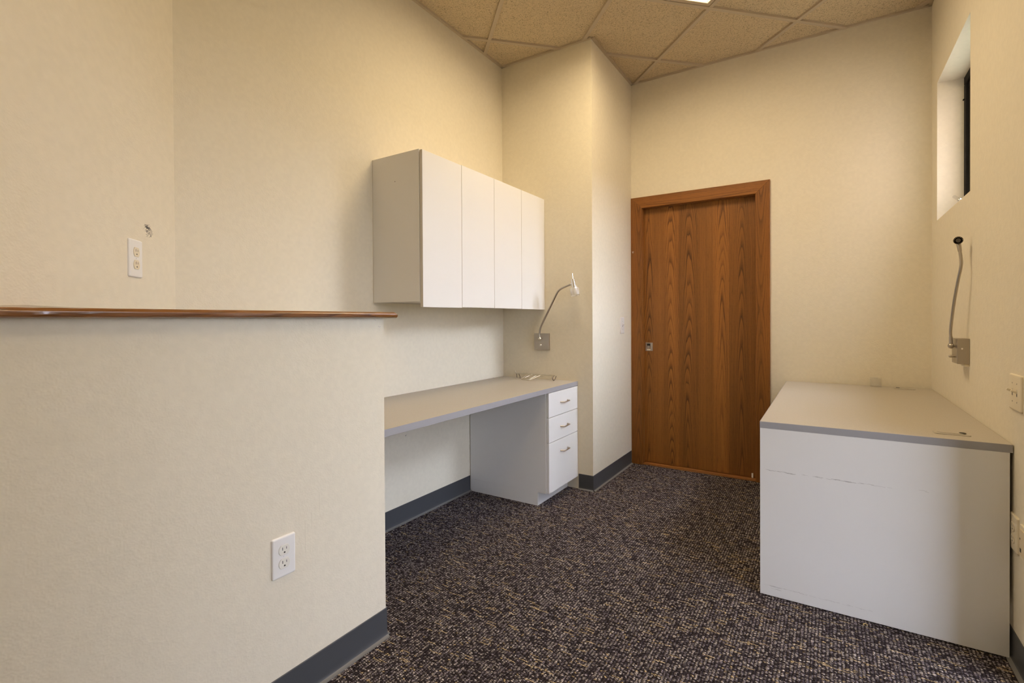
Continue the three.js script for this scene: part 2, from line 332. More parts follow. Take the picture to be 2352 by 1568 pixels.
// vinyl cove base
const TOE_LIT = std(new THREE.Color().setRGB(0.17, 0.165, 0.16), 0.6);  // paler than the vinyl: light caught along the toe is put into the colour
function baseRun(name, a, b, side, label) {   // a, b: [x, z] along the wall face; side: unit normal into the room
  const L = Math.hypot(b[0] - a[0], b[1] - a[1]), ux = (b[0] - a[0]) / L, uz = (b[1] - a[1]) / L;
  const m = new THREE.Matrix4().makeBasis(V(side[0], 0, side[1]), V(0, 1, 0), V(ux, 0, uz)); m.setPosition(a[0], 0, a[1]);
  const run = (s) => {
    let g = new THREE.ExtrudeGeometry(s, { depth: L, bevelEnabled: false, curveSegments: 8 }); g.applyMatrix4(m);
    if (m.determinant() < 0) { g = g.index ? g.toNonIndexed() : g; const p = g.attributes.position; for (let i = 0; i < p.count; i += 3) { const t = [p.getX(i), p.getY(i), p.getZ(i)]; p.setXYZ(i, p.getX(i + 1), p.getY(i + 1), p.getZ(i + 1)); p.setXYZ(i + 1, ...t); } g.computeVertexNormals(); }
    return metreUV(g);
  };
  const s = new THREE.Shape();   // profile: out from the wall, up
  s.moveTo(0, 0); s.lineTo(0.007, 0); s.lineTo(0.007, 0.0072); s.quadraticCurveTo(0.0036, 0.010, 0.0032, 0.022); s.lineTo(0.003, 0.099); s.quadraticCurveTo(0.003, 0.1016, 0, 0.1016); s.lineTo(0, 0);
  const o = struct(name, run(s), VINYL, label, 'baseboard');
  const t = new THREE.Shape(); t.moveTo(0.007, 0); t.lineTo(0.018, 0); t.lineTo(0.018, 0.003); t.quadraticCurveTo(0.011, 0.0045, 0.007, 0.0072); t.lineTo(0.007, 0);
  obj('toe', run(t), TOE_LIT, o).userData.label = 'toe of the baseboard, coloured paler for the light on it';
  return o;
}
const S2 = Math.SQRT1_2;
baseRun('baseboard_left', [0, 1.19], [0, Z45], [1, 0], 'dark grey vinyl baseboard under the worktop');
baseRun('baseboard_chase', [0.604, ZC], [XC + 0.0032, ZC], [0, 1], 'short dark vinyl baseboard on the pillar face beside the drawers');
baseRun('baseboard_chase_side', [XC, 0.024], [XC, ZC + 0.0032], [1, 0], 'dark vinyl baseboard on the pillar side next to the door');
baseRun('baseboard_partition', [XH, ZH - 0.0032], [XH, XH + Z45], [1, 0], 'dark vinyl baseboard along the half wall');
baseRun('baseboard_partition_end', [XH - hwT, ZH], [XH + 0.0032, ZH], [0, -1], 'dark vinyl baseboard on the end of the half wall');
baseRun('baseboard_angled', [0, Z45], [XH - hwT, XH - hwT + Z45], [S2, -S2], 'dark vinyl baseboard along the angled wall');
baseRun('baseboard_right', [W, 0.02], [W, LZ0 - 0.02], [-1, 0], 'dark vinyl baseboard along the right wall beside the desk');
baseRun('baseboard_back', [1.69, 0], [W, 0], [0, 1], 'dark vinyl baseboard behind the desk');

// ---------------------------------------------------------------- suspended ceiling, laid at 45 degrees
const GS = 0.6096, A0 = 1.498, B0 = -0.518;   // a = (x+z)/sqrt2, b = (z-x)/sqrt2
const toXZ = (a, b) => [(a - b) * S2, (a + b) * S2];
const lights = [{ a0: A0, b0: B0, n: 2, label: 'lit ceiling light panel at the top edge, its corner in view' }, { a0: A0 + 3 * GS, b0: B0 + 2 * GS, n: 1, label: 'square lit ceiling light panel above the camera' }];
function clipPoly(sub, clip) {   // Sutherland-Hodgman, clip convex and counter-clockwise in its own plane
  let out = sub;
  for (let i = 0; i < clip.length; i++) {
    const [ax, ay] = clip[i], [bx, by] = clip[(i + 1) % clip.length], inp = out; out = [];
    const side = ([x, y]) => (bx - ax) * (y - ay) - (by - ay) * (x - ax);
    for (let k = 0; k < inp.length; k++) {
      const p = inp[k], q = inp[(k + 1) % inp.length], sp = side(p), sq = side(q);
      if (sp >= 0) out.push(p);
      if ((sp >= 0) !== (sq >= 0)) { const t = sp / (sp - sq); out.push([p[0] + (q[0] - p[0]) * t, p[1] + (q[1] - p[1]) * t]); }
    }
    if (!out.length) return out;
  }
  return out.filter((p, i) => { const q = out[(i + 1) % out.length]; return Math.hypot(p[0] - q[0], p[1] - q[1]) > 1e-5; });
}
const area = (p) => p.reduce((s, q, i) => { const r = p[(i + 1) % p.length]; return s + q[0] * r[1] - r[0] * q[1]; }, 0) / 2;
const ceiling = thing('ceiling', 'suspended ceiling of speckled tiles laid diagonally', 'ceiling', [0, 0, 0], 0, null, 'structure');
obj('deck', prism([[-0.3, -0.3], [-0.3, ZB + 0.3], [W + 0.3, ZB + 0.3], [W + 0.3, -0.3]], TOP, TOP + 0.1), PAINT, ceiling);
let nTile = 0;
for (let i = -4; i < 10; i++) for (let j = -5; j < 6; j++) {
  const a = A0 + i * GS, b = B0 + j * GS, e = 0.002;
  if (lights.some((l) => a > l.a0 - 0.1 && a < l.a0 + 0.1 && b > l.b0 - 0.1 && b < l.b0 + (l.n - 1) * GS + 0.1)) continue;
  let cell = [toXZ(a + e, b + e), toXZ(a + GS - e, b + e), toXZ(a + GS - e, b + GS - e), toXZ(a + e, b + GS - e)];
  if (area(cell) < 0) cell.reverse();
  const poly = clipPoly(room, cell);
  if (poly.length < 3 || Math.abs(area(poly)) < 0.0008) continue;
  const m = obj(nTile ? `tile_${String(nTile).padStart(3, '0')}` : 'tile', prism(poly, H + 0.013, H + 0.028), TILE, ceiling); nTile++;
}
// tees: lines clipped to the room
function clipLine(p, d) {   // parameter intervals of p + t d inside the room
  const ts = [];
  for (let i = 0; i < room.length; i++) {
    const a = room[i], b = room[(i + 1) % room.length], ex = b[0] - a[0], ez = b[1] - a[1], den = d[0] * ez - d[1] * ex;
    if (Math.abs(den) < 1e-9) continue;
    const t = ((a[0] - p[0]) * ez - (a[1] - p[1]) * ex) / den, s = ((a[0] - p[0]) * d[1] - (a[1] - p[1]) * d[0]) / den;
    if (s >= 0 && s < 1) ts.push(t);
  }
  ts.sort((x, y) => x - y);
  const r = []; for (let i = 0; i + 1 < ts.length; i += 2) r.push([ts[i], ts[i + 1]]);
  return r;
}
let nTee = 0;
function tee(p, d, t0, t1, wd, y0, y1, name = 'tee') {
  const L = t1 - t0; if (L < 0.02) return;
  const g = new THREE.BoxGeometry(L, y1 - y0, wd); g.rotateY(Math.atan2(-d[1], d[0])); g.translate(p[0] + d[0] * (t0 + t1) / 2, (y0 + y1) / 2, p[1] + d[1] * (t0 + t1) / 2);
  obj(nTee ? `${name}_${String(nTee).padStart(3, '0')}` : name, metreUV(g), TEE, ceiling); nTee++;
}
for (let i = -4; i < 11; i++) { const p = toXZ(A0 + i * GS, 0); for (const [t0, t1] of clipLine(p, [-S2, S2])) tee(p, [-S2, S2], t0, t1, 0.024, H, H + 0.0132); }
for (let j = -5; j < 7; j++) {
  const p = toXZ(0, B0 + j * GS);
  for (const [t0, t1] of clipLine(p, [S2, S2])) {   // cross tees between the mains, cut round the light panels
    const cuts = [t0]; for (let i = -4; i < 11; i++) { const t = A0 + i * GS; if (t > t0 && t < t1) cuts.push(t); } cuts.push(t1);
    for (let k = 0; k + 1 < cuts.length; k++) {
      const tm = (cuts[k] + cuts[k + 1]) / 2, bb = B0 + j * GS;
      if (lights.some((l) => l.n > 1 && tm > l.a0 && tm < l.a0 + GS && Math.abs(bb - l.b0 - GS) < 0.05)) continue;
      tee(p, [S2, S2], cuts[k] + 0.0122, cuts[k + 1] - 0.0122, 0.024, H + 0.0006, H + 0.0132);
    }
  }
}
nTee = 0;
for (let i = 0; i < room.length; i++) {   // wall angle round the edge
  const a = room[i], b = room[(i + 1) % room.length], L = Math.hypot(b[0] - a[0], b[1] - a[1]), d = [(b[0] - a[0]) / L, (b[1] - a[1]) / L], n = [d[1], -d[0]];
  const s = clipSide(a, b, n); tee([a[0] + n[0] * s * 0.009, a[1] + n[1] * s * 0.009], d, 0, L, 0.018, H + 0.0012, H + 0.0132, 'wall_angle');
}
function clipSide(a, b, n) {   // which side of the edge lies in the room
  const m = [(a[0] + b[0]) / 2 + n[0] * 0.01, (a[1] + b[1]) / 2 + n[1] * 0.01]; let c = false;
  for (let i = 0, j = room.length - 1; i < room.length; j = i++) { const [xi, zi] = room[i], [xj, zj] = room[j]; if ((zi > m[1]) !== (zj > m[1]) && m[0] < (xj - xi) * (m[1] - zi) / (zj - zi) + xi) c = !c; }
  return c ? 1 : -1;
}
// light panels
const LENS = new THREE.MeshPhysicalMaterial({ color: 0xffffff, roughness: 0.6, emissive: new THREE.Color().setRGB(1.0, 0.97, 0.88), emissiveIntensity: 3 });
for (const l of lights) {
  const [x, z] = toXZ(l.a0 + GS / 2, l.b0 + l.n * GS / 2);
  const g = thing('ceiling_light', l.label, 'ceiling light', [x, H, z], Math.PI / 4);
  const w = l.n * GS - 0.03, d = GS - 0.03, f = 0.026, hz = 0.13;
  obj('frame', [box(-w / 2, w / 2, 0.001, 0.022, -d / 2, -d / 2 + f, 0.003), box(-w / 2, w / 2, 0.001, 0.022, d / 2 - f, d / 2, 0.003), box(-w / 2, -w / 2 + f, 0.001, 0.022, -d / 2 + f, d / 2 - f, 0.003), box(w / 2 - f, w / 2, 0.001, 0.022, -d / 2 + f, d / 2 - f, 0.003)], TEE, g);
  obj('housing', [box(-w / 2, w / 2, hz, hz + 0.01, -d / 2, d / 2), box(-w / 2, w / 2, 0.022, hz, -d / 2, -d / 2 + 0.008), box(-w / 2, w / 2, 0.022, hz, d / 2 - 0.008, d / 2), box(-w / 2, -w / 2 + 0.008, 0.022, hz, -d / 2, d / 2), box(w / 2 - 0.008, w / 2, 0.022, hz, -d / 2, d / 2)], GREYPLATE, g);
  obj('lens', box(-w / 2 + 0.009, w / 2 - 0.009, 0.088, 0.093, -d / 2 + 0.009, d / 2 - 0.009), LENS, g);
  const r = new THREE.RectAreaLight(LAMP.color, LAMP.power, w - 2 * f - 0.004, d - 2 * f - 0.004); r.rotation.x = -Math.PI / 2; r.position.y = 0.084; g.add(r);
}

// ---------------------------------------------------------------- pocket door
{
  const d = thing('door_1', 'brown oak pocket door with oak casing', 'door', [0, 0, 0], 0, null, 'structure');
  const lg = new THREE.BoxGeometry(DX1 - DX0 + 0.01, DY - 0.014, 0.035);
  { const p = lg.attributes.position, uv = lg.attributes.uv; for (let i = 0; i < p.count; i++) uv.setXY(i, p.getX(i) / 0.81 + 0.5, p.getY(i) / 2.0 + 0.5); }
  lg.translate((DX0 + DX1) / 2, (DY - 0.014) / 2 + 0.016, -0.0575);
  obj('door_leaf', lg, OAK_DOOR, d);
  // jambs, split round the leaf
  for (const [x0, x1] of [[DX0 - 0.012, DX0], [DX1, DX1 + 0.012]]) { obj('jamb', box(x0, x1, 0, DY, -0.038, 0, 0.001), OAK, d); obj('jamb', box(x0, x1, 0, DY, -0.14, -0.077), OAK, d); }
  obj('jamb', box(DX0 - 0.012, DX1 + 0.012, DY, DY + 0.012, -0.038, 0, 0.001, 0), OAK, d);
  obj('jamb', box(DX0 - 0.012, DX1 + 0.012, DY, DY + 0.012, -0.14, -0.077, 0, 0), OAK, d);
  obj('backing', box(DX0 - 0.012, DX1 + 0.012, 0, DY, -0.139, -0.134), BLACK, d);
  // mitred casing
  const o0 = XC + 0.001, o1 = 1.684, ot = 2.086, in0 = DX0 + 0.003 - 0.006, in1 = DX1 + 0.003, it = DY + 0.002;
  const casing = (pts, grain) => {
    const s = new THREE.Shape(pts.map(([x, y]) => new THREE.Vector2(x, y)));
    const g = new THREE.ExtrudeGeometry(s, { depth: 0.013, bevelEnabled: true, bevelThickness: 0.003, bevelSize: 0.002, bevelOffset: -0.002, bevelSegments: 3 });
    const p = g.attributes.position; for (let i = 0; i < p.count; i++) if (p.getZ(i) < 0) p.setZ(i, 0);
    g.computeVertexNormals(); return metreUV(g, grain);
  };
  obj('casing', casing([[o0, 0], [in0, 0], [in0, it], [o0, ot]], 1), OAK, d);
  obj('casing', casing([[in1, 0], [o1, 0], [o1, ot], [in1, it]], 1), OAK, d);
  obj('casing', casing([[in0, it], [in1, it], [o1, ot], [o0, ot]], 0), OAK, d);
  obj('threshold', [box(DX0, DX1, 0, 0.013, -0.075, -0.004, 0.004, 0), box(DX0, DX1, 0, 0.006, -0.004, 0.006, 0.002, 0)], OAK, d);
  obj('floor_guide', [box(1.562, 1.573, 0.013, 0.045, -0.039, -0.028, 0.002)], PLASTIC, d);
  // recessed pull
  const pl = obj('recessed_pull', [box(0.804, 0.816, 0.888, 0.953, -0.04, -0.0375, 0.001), box(0.843, 0.861, 0.888, 0.953, -0.04, -0.0375, 0.001), box(0.816, 0.843, 0.944, 0.953, -0.04, -0.0375, 0.001), box(0.816, 0.843, 0.888, 0.894, -0.04, -0.0375, 0.001)], NICKEL, d);
  obj('pull_cup', [box(0.816, 0.843, 0.918, 0.944, -0.0402, -0.0396)], BLACK, pl);
  obj('pull_tab', [box(0.818, 0.839, 0.905, 0.928, -0.0399, -0.0388, 0.0005)], NICKEL, pl);
  obj('pull_lip', [box(0.816, 0.843, 0.892, 0.903, -0.0398, -0.0372, 0.001)], IVORY, pl);
  // paint chip on the left casing
  const chips = []; for (let k = 0; k < 22; k++) { const s = rr(0.0008, 0.0024); chips.push(box(0.724 + rr(-0.009, 0.009) - s, 0.724 + s, 1.655 + rr(-0.03, 0.03), 1.656 + rr(-0.0, 0.002), 0.0178, 0.0184)); }
  obj('worn_spot', chips.filter((g) => { g.computeBoundingBox(); return g.boundingBox.max.y - g.boundingBox.min.y > 0; }).slice(0, 0).concat(flecks(40, 0.724, 1.66, 0.0182, 0.008, 0.016, 0.0008, 0.0022)), std(new THREE.Color().setRGB(0.5, 0.42, 0.36), 0.8), d);
}
// small flat marks in the xy plane
function flecks(n, cx, cy, z, sx, sy, r0, r1, skew = 0) {
  const out = [];
  for (let k = 0; k < n; k++) {
    const gx = (rnd() + rnd() + rnd()) / 1.5 - 1, gy = (rnd() + rnd() + rnd()) / 1.5 - 1, r = rr(r0, r1), st = rr(0.6, 1.6), an = rr(0, 3.14), pts = [];
    const m = 6; for (let i = 0; i < m; i++) { const a = i / m * 6.283, q = r * rr(0.6, 1.2); pts.push([Math.cos(a) * q * st, Math.sin(a) * q]); }
    const s = new THREE.Shape(pts.map(([x, y]) => new THREE.Vector2(x * Math.cos(an) - y * Math.sin(an), x * Math.sin(an) + y * Math.cos(an))));
    const g = new THREE.ExtrudeGeometry(s, { depth: 0.0003, bevelEnabled: false }); g.translate(cx + gx * sx + skew * gy * sy, cy + gy * sy, z - 0.0002 + k * 1e-7); out.push(metreUV(g));
  }
  return out;
}

// ---------------------------------------------------------------- white wall cabinet
const CW = 0.3094, CZ1 = ZC + 4 * CW, CY0 = 1.231, CY1 = 1.978;
{
  const g = thing('wall_cabinet', 'white laminate wall cabinet with four flat doors above the worktop', 'cabinet', [0.0, CY0, ZC]);
  const L = 4 * CW, h = CY1 - CY0, t = 0.016, D = 0.329;
  obj('side_panel', box(0.003, D, 0, h, L - t, L, 0.0008), WHITE, g);
  obj('side_panel', box(0.003, D, 0, h, 0.0, t, 0.0008), WHITE, g);
  obj('divider', box(0.003, D - 0.002, t, h - t, L / 2 - t / 2, L / 2 + t / 2), WHITE, g);
  obj('top_panel', box(0.003, D, h - t, h, t, L - t), WHITE, g);
  obj('bottom_panel', box(0.003, D, 0.006, t + 0.006, t, L - t), WHITE, g);
  obj('back_panel', box(0.0, 0.003, 0, h, 0.0, L), WHITE_EDGE, g);
  for (let k = 0; k < 4; k++) {
    const z0 = k * CW + 0.0012, z1 = (k + 1) * CW - 0.0012, dy = k === 3 ? -0.004 : 0;
    const dr = obj('door', box(D + 0.004, D + 0.021, -0.024 + dy, h - 0.004 + dy * 0.5, z0, z1, 0.0014), WHITE, g);
    obj('edge_band', box(D + 0.0038, D + 0.0206, -0.0238 + dy, h - 0.0042 + dy * 0.5, z1 - 0.0002, z1 + 0.0004), WHITE_EDGE, dr);
  }
  obj('screw_hole', metreUV(new THREE.CylinderGeometry(0.0022, 0.0022, 0.0006, 12).rotateX(Math.PI / 2).translate(0.165, 1.842 - CY0, L + 0.0001)), BLACK, g);
}

// ---------------------------------------------------------------- worktop and drawer unit
const HC = 0.7237;
{
  const g = thing('worktop', 'long grey laminate worktop under the wall cabinet', 'worktop', [0, HC - 0.029, 0]);
  obj('top', box(0, 0.597, 0, 0.029, ZC, Z45 - 0.06, 0.001, 2), TOPLAM, g);
  obj('front_edge', box(0.597, 0.599, 0, 0.0288, ZC, Z45 - 0.06, 0.0006, 2), EDGELAM, g);
  obj('support_cleat', box(0.0, 0.018, -0.05, 0, 1.22, Z45 - 0.07), WHITE, g);
  const hole = obj('cable_notch', box(0.0, 0.006, 0.0288, 0.0293, 0.905, 0.918), BLACK, g);
}
{
  const z0 = ZC + 0.002, z1 = 1.19, g = thing('drawer_cabinet', 'white three-drawer cabinet standing under the worktop', 'cabinet', [0, 0, 0]);
  const xf = 0.578;
  obj('side_panel', box(0.006, xf, 0.082, HC - 0.0295, z1 - 0.018, z1, 0.0008), WHITE, g);
  obj('side_panel', box(0.006, xf, 0.082, HC - 0.0295, z0, z0 + 0.018, 0.0008), WHITE, g);
  obj('bottom_panel', box(0.006, xf, 0.082, 0.1, z0 + 0.018, z1 - 0.018), WHITE, g);
  obj('back_panel', box(0.006, 0.012, 0.1, HC - 0.03, z0 + 0.018, z1 - 0.018), WHITE, g);
  obj('toe_kick', [box(0.006, 0.519, 0, 0.0815, z1 - 0.019, z1 - 0.001), box(0.501, 0.519, 0, 0.0815, z0, z1 - 0.019)], WHITE, g);
  obj('toe_return', box(0.519, 0.5195, 0.001, 0.081, z1 - 0.0195, z1 - 0.0185), WHITE_EDGE, g);
  for (const [y0, y1, hy] of [[0.5435, 0.6915, 0.62], [0.391, 0.540, 0.467], [0.084, 0.3875, 0.314]]) {
    const dr = obj('drawer', box(xf + 0.002, xf + 0.02, y0, y1, z0 + 0.001, z1 - 0.003, 0.0012), WHITE, g);
    const zm = (z0 + z1) / 2;
    obj('handle', wire([[xf + 0.019, hy, zm + 0.05], [xf + 0.044, hy, zm + 0.038], [xf + 0.044, hy, zm - 0.038], [xf + 0.019, hy, zm - 0.05]], 0.004, 0.007), HANDLE, dr);
    obj('drawer_box', box(0.05, xf + 0.002, y0 + 0.02, y1 - 0.03, z0 + 0.03, z1 - 0.03), WHITE_EDGE, dr);
  }
}

// ---------------------------------------------------------------- desk on the right
const HD = 0.7149, XD = 1.781, ZD = 1.5577;
{
  const g = thing('desk', 'white and grey laminate desk in the corner by the right wall', 'desk', [0, 0, 0]);
  const t = 0.027;
  obj('desk_top', box(XD + 0.002, W - 0.002, HD - t, HD, 0.0155, ZD - 0.002, 0.001, 0), TOPLAM, g);
  obj('edge_band', [box(XD + 0.001, W - 0.0025, HD - t, HD - 0.0003, ZD - 0.002, ZD, 0.0005, 0), box(XD, XD + 0.002, HD - t, HD - 0.0003, 0.0155, ZD, 0.0005, 2)], EDGELAM, g);
  const pn = obj('end_panel', box(XD + 0.0005, W - 0.0095, 0.004, HD - t, ZD - 0.019, ZD - 0.001, 0.0008), WHITE, g);
  obj('end_panel', box(XD + 0.02, W - 0.02, 0.004, HD - t, 0.018, 0.036), WHITE, g);
  obj('modesty_panel', box(W - 0.05, W - 0.032, 0.2, HD - t, 0.036, ZD - 0.02), WHITE, g);
  for (const x of [XD + 0.05, (XD + W) / 2, W - 0.06]) for (const z of [0.027, ZD - 0.01]) obj('foot', metreUV(new THREE.CylinderGeometry(0.008, 0.008, 0.005, 12).translate(x, 0.002, z)), BLACK, g);
  // scuffs on the end panel
  const sc = [];
  const streak = (x0, y0, x1, y1, n, w) => { for (let k = 0; k < n; k++) { const a = rnd(), l = rr(0.006, 0.03), x = x0 + (x1 - x0) * a, y = y0 + (y1 - y0) * a + rr(-0.0018, 0.0018); const b = box(-l / 2, l / 2, -w * rr(0.3, 0.8), w * rr(0.3, 0.8), 0, 0.0002); b.rotateZ(rr(-0.12, 0.03)); b.translate(x, y, ZD - 0.0011 + k * 1e-7); sc.push(b); } };
  streak(1.81, 0.518, 1.93, 0.515, 16, 0.0007); streak(1.93, 0.5165, 2.21, 0.516, 22, 0.0006); streak(2.03, 0.518, 2.11, 0.515, 8, 0.0009);
  streak(1.80, 0.045, 2.17, 0.043, 46, 0.0003); streak(1.81, 0.035, 1.85, 0.034, 3, 0.0005); streak(2.30, 0.52, 2.32, 0.519, 2, 0.0005);
  obj('scuff_mark', sc, SCUFF, pn);
  for (const [x, z] of [[2.397, 1.452], [2.40, 0.105]]) {
    const far = z < 1, gr = obj('cable_grommet', metreUV(plate(0.1, 0.055, 0.0035, 0.0015, 0.006).rotateX(-Math.PI / 2).translate(x, HD, z)), TOPLAM, g);
    obj('grommet_lid', metreUV(plate(0.074, 0.036, 0.0022, 0.0008, 0.016).rotateX(-Math.PI / 2).translate(x - 0.004, HD + 0.0035, z - 0.002)), TOPLAM, gr);
    const hx = far ? x - 0.031 : x + 0.031;
    obj('grommet_opening', metreUV(new THREE.CylinderGeometry(0.011, 0.011, 0.0006, 18).scale(0.9, 1, 1.25).translate(hx, HD + 0.0059, z - 0.002)), BLACK, gr);
  }
}
// crumb of debris by the panel foot
tag(obj('debris_crumb', metreUV(new THREE.TorusGeometry(0.006, 0.0016, 6, 14, 4).rotateX(-Math.PI / 2 + 0.2).translate(2.135, 0.003, 1.587))), 'tiny curled yellow scrap on the carpet below the desk panel', 'scrap');
scene.getObjectByName('debris_crumb').material = std(new THREE.Color().setRGB(0.6, 0.45, 0.2), 0.7);

// ---------------------------------------------------------------- wall lamps
function shadeGeo(r, h) {   // frosted cup: open at the bottom, thick glass base with a hole at the top
  const p = [[0.35 * r, h], [0.92 * r, h], [r, h * 0.96], [r, 0], [r - 0.004, 0], [r - 0.004, h * 0.86], [0.35 * r, h * 0.86], [0.35 * r, h]].map(([x, y]) => new THREE.Vector2(x, y));
  return metreUV(new THREE.LatheGeometry(p, 32));
}
{
  // lamp on the pillar: square plate, bent arm, chrome clamp, glass shade
  const x = 0.3325, y = 0.984, g = thing('wall_lamp', 'nickel wall lamp with bent arm and frosted glass shade on the pillar', 'lamp', [x, y, ZC]);
  obj('wall_plate', [box(-0.0575, 0.0575, -0.058, 0.058, 0, 0.022, 0.002)], NICKEL, g);
  obj('knob', [new THREE.CylinderGeometry(0.004, 0.004, 0.014, 14).rotateX(Math.PI / 2).translate(0.004, -0.022, 0.028), new THREE.SphereGeometry(0.0075, 16, 12).translate(0.004, -0.022, 0.037)], CHROME, g);
  obj('joint', [new THREE.CylinderGeometry(0.006, 0.006, 0.03, 14).rotateX(Math.PI / 2).translate(0.004, 0.022, 0.036), new THREE.SphereGeometry(0.0125, 20, 14).translate(0.004, 0.022, 0.052)], CHROME, g);
  const A = [[0.0040, 0.0220, 0.0520], [0.0028, 0.0550, 0.0520], [0.0088, 0.0880, 0.0540], [0.0254, 0.1220, 0.0570], [0.0587, 0.1780, 0.0620], [0.1004, 0.2460, 0.0690], [0.1444, 0.3180, 0.0760], [0.1635, 0.3440, 0.0790], [0.1873, 0.3600, 0.0810], [0.2194, 0.3720, 0.0820], [0.2682, 0.3880, 0.0830]];
  obj('arm', tube(A, 0.0063, 90, 12), NICKEL, g);
  const dn = [0.22, -0.97, 0.1], hd = [0.277, 0.388, 0.084];
  const at = (s) => [hd[0] + dn[0] * s, hd[1] + dn[1] * s, hd[2] + dn[2] * s];
  const head = obj('head', [between(at(-0.03), at(0.034), 0.0135, 0.0135, 24), between(at(-0.022), at(-0.016), 0.0142, 0.0142, 24), between([0.258, 0.386, 0.083], [0.28, 0.39, 0.084], 0.008)], CHROME, g);
  obj('pin', between(at(-0.07).map((q, i) => i === 0 ? q + 0.004 : q), at(-0.02), 0.0024), CHROME, head);
  obj('side_tab', box(0.294, 0.301, 0.335, 0.378, 0.079, 0.089, 0.002), PLASTIC, head);
  const sh = obj('shade', shadeGeo(0.0295, 0.048), FROST, g);
  sh.quaternion.setFromUnitVectors(V(0, 1, 0), V(-dn[0], -dn[1], -dn[2]).normalize()); const c = at(0.079); sh.position.set(...c);
  obj('bulb', [between(at(0.03), at(0.052), 0.008, 0.007), new THREE.SphereGeometry(0.009, 14, 10).translate(...at(0.055))], PLASTIC, g);
}
{
  // lamp on the right wall: shade missing, socket open towards the room
  const y = 0.9885, z = 0.892, g = thing('wall_lamp', 'nickel wall lamp with upright arm and bare socket on the right wall', 'lamp', [W, y, z]);
  obj('bracket', box(-0.016, 0, -0.066, -0.03, -0.03, 0.05, 0.001), IVORY, g);
  obj('wall_plate', [box(-0.042, -0.0005, -0.055, 0.056, -0.056, 0.056, 0.002)], NICKEL, g);
  obj('screw', metreUV(new THREE.CylinderGeometry(0.0035, 0.0035, 0.003, 12).rotateX(Math.PI / 2).translate(-0.026, 0.012, 0.056)), CHROME, g);
  obj('knob', [new THREE.CylinderGeometry(0.0045, 0.0045, 0.016, 14).rotateZ(Math.PI / 2).translate(-0.045, -0.024, 0.018), new THREE.CapsuleGeometry(0.006, 0.008, 6, 14).rotateZ(Math.PI / 2).translate(-0.055, -0.024, 0.018)], NICKEL, g);
  obj('joint', [new THREE.CylinderGeometry(0.006, 0.006, 0.02, 14).rotateZ(Math.PI / 2).translate(-0.045, 0.022, 0.008), new THREE.SphereGeometry(0.0118, 20, 14).translate(-0.055, 0.022, 0.008)], NICKEL, g);
  const A = [[-0.0550, 0.0220, 0.0080], [-0.0550, 0.0500, 0.0080], [-0.0560, 0.0900, 0.0060], [-0.0530, 0.1600, 0.0240], [-0.0490, 0.2350, 0.0500], [-0.0420, 0.3150, 0.0760], [-0.0370, 0.3600, 0.0920], [-0.0350, 0.3900, 0.0930], [-0.0380, 0.4300, 0.0870], [-0.0410, 0.4620, 0.0820]];
  obj('arm', tube(A, 0.0057, 110, 12), NICKEL, g);
  obj('sleeve', between([-0.055, 0.026, 0.008], [-0.0555, 0.062, 0.0075], 0.0072, 0.0066), NICKEL, g);
  obj('sleeve', between([-0.0385, 0.435, 0.0865], [-0.0415, 0.468, 0.081], 0.0068, 0.0078), NICKEL, g);
  const hd = [-0.043, 0.482, 0.082], dir = V(-0.18, -0.1, 0.97).normalize(), q = new THREE.Quaternion().setFromUnitVectors(V(0, 1, 0), dir);
  const put = (geo) => metreUV(geo.applyQuaternion(q).translate(...hd));
  const cup = new THREE.LatheGeometry([[0.0, -0.02], [0.013, -0.018], [0.016, -0.004], [0.0165, 0.016], [0.0155, 0.018], [0.0135, 0.016], [0.012, 0.002], [0, 0.0]].map(([a, b]) => new THREE.Vector2(a, b)), 28);
  const head = obj('socket', put(cup), std(new THREE.Color().setRGB(0.06, 0.045, 0.035), 0.35, { metalness: 0.7 }), g);
  obj('socket_core', [put(new THREE.CylinderGeometry(0.0085, 0.0085, 0.012, 20).translate(0, 0.007, 0))], std(new THREE.Color().setRGB(0.12, 0.1, 0.085), 0.5), head);
  const teeth = []; for (let k = 0; k < 8; k++) { const a = Math.PI * (k / 7) - 0.1; teeth.push(put(new THREE.BoxGeometry(0.0025, 0.003, 0.0035).rotateY(-a).translate(Math.cos(a) * 0.0138, 0.017, -Math.sin(a) * 0.0138))); }
  obj('contact_ring', teeth, CHROME, head);
}
// the shade that came off, standing at the back of the desk
{
  const g = thing('lamp_shade', 'loose frosted glass lamp shade standing at the back of the desk', 'lamp shade', [2.266, HD, 0.055]);
  obj('glass_cup', shadeGeo(0.0305, 0.056), new THREE.MeshPhysicalMaterial({ color: new THREE.Color().setRGB(0.96, 0.96, 0.96), roughness: 0.22, transmission: 0.96, thickness: 0, ior: 1.45 }), g);
}

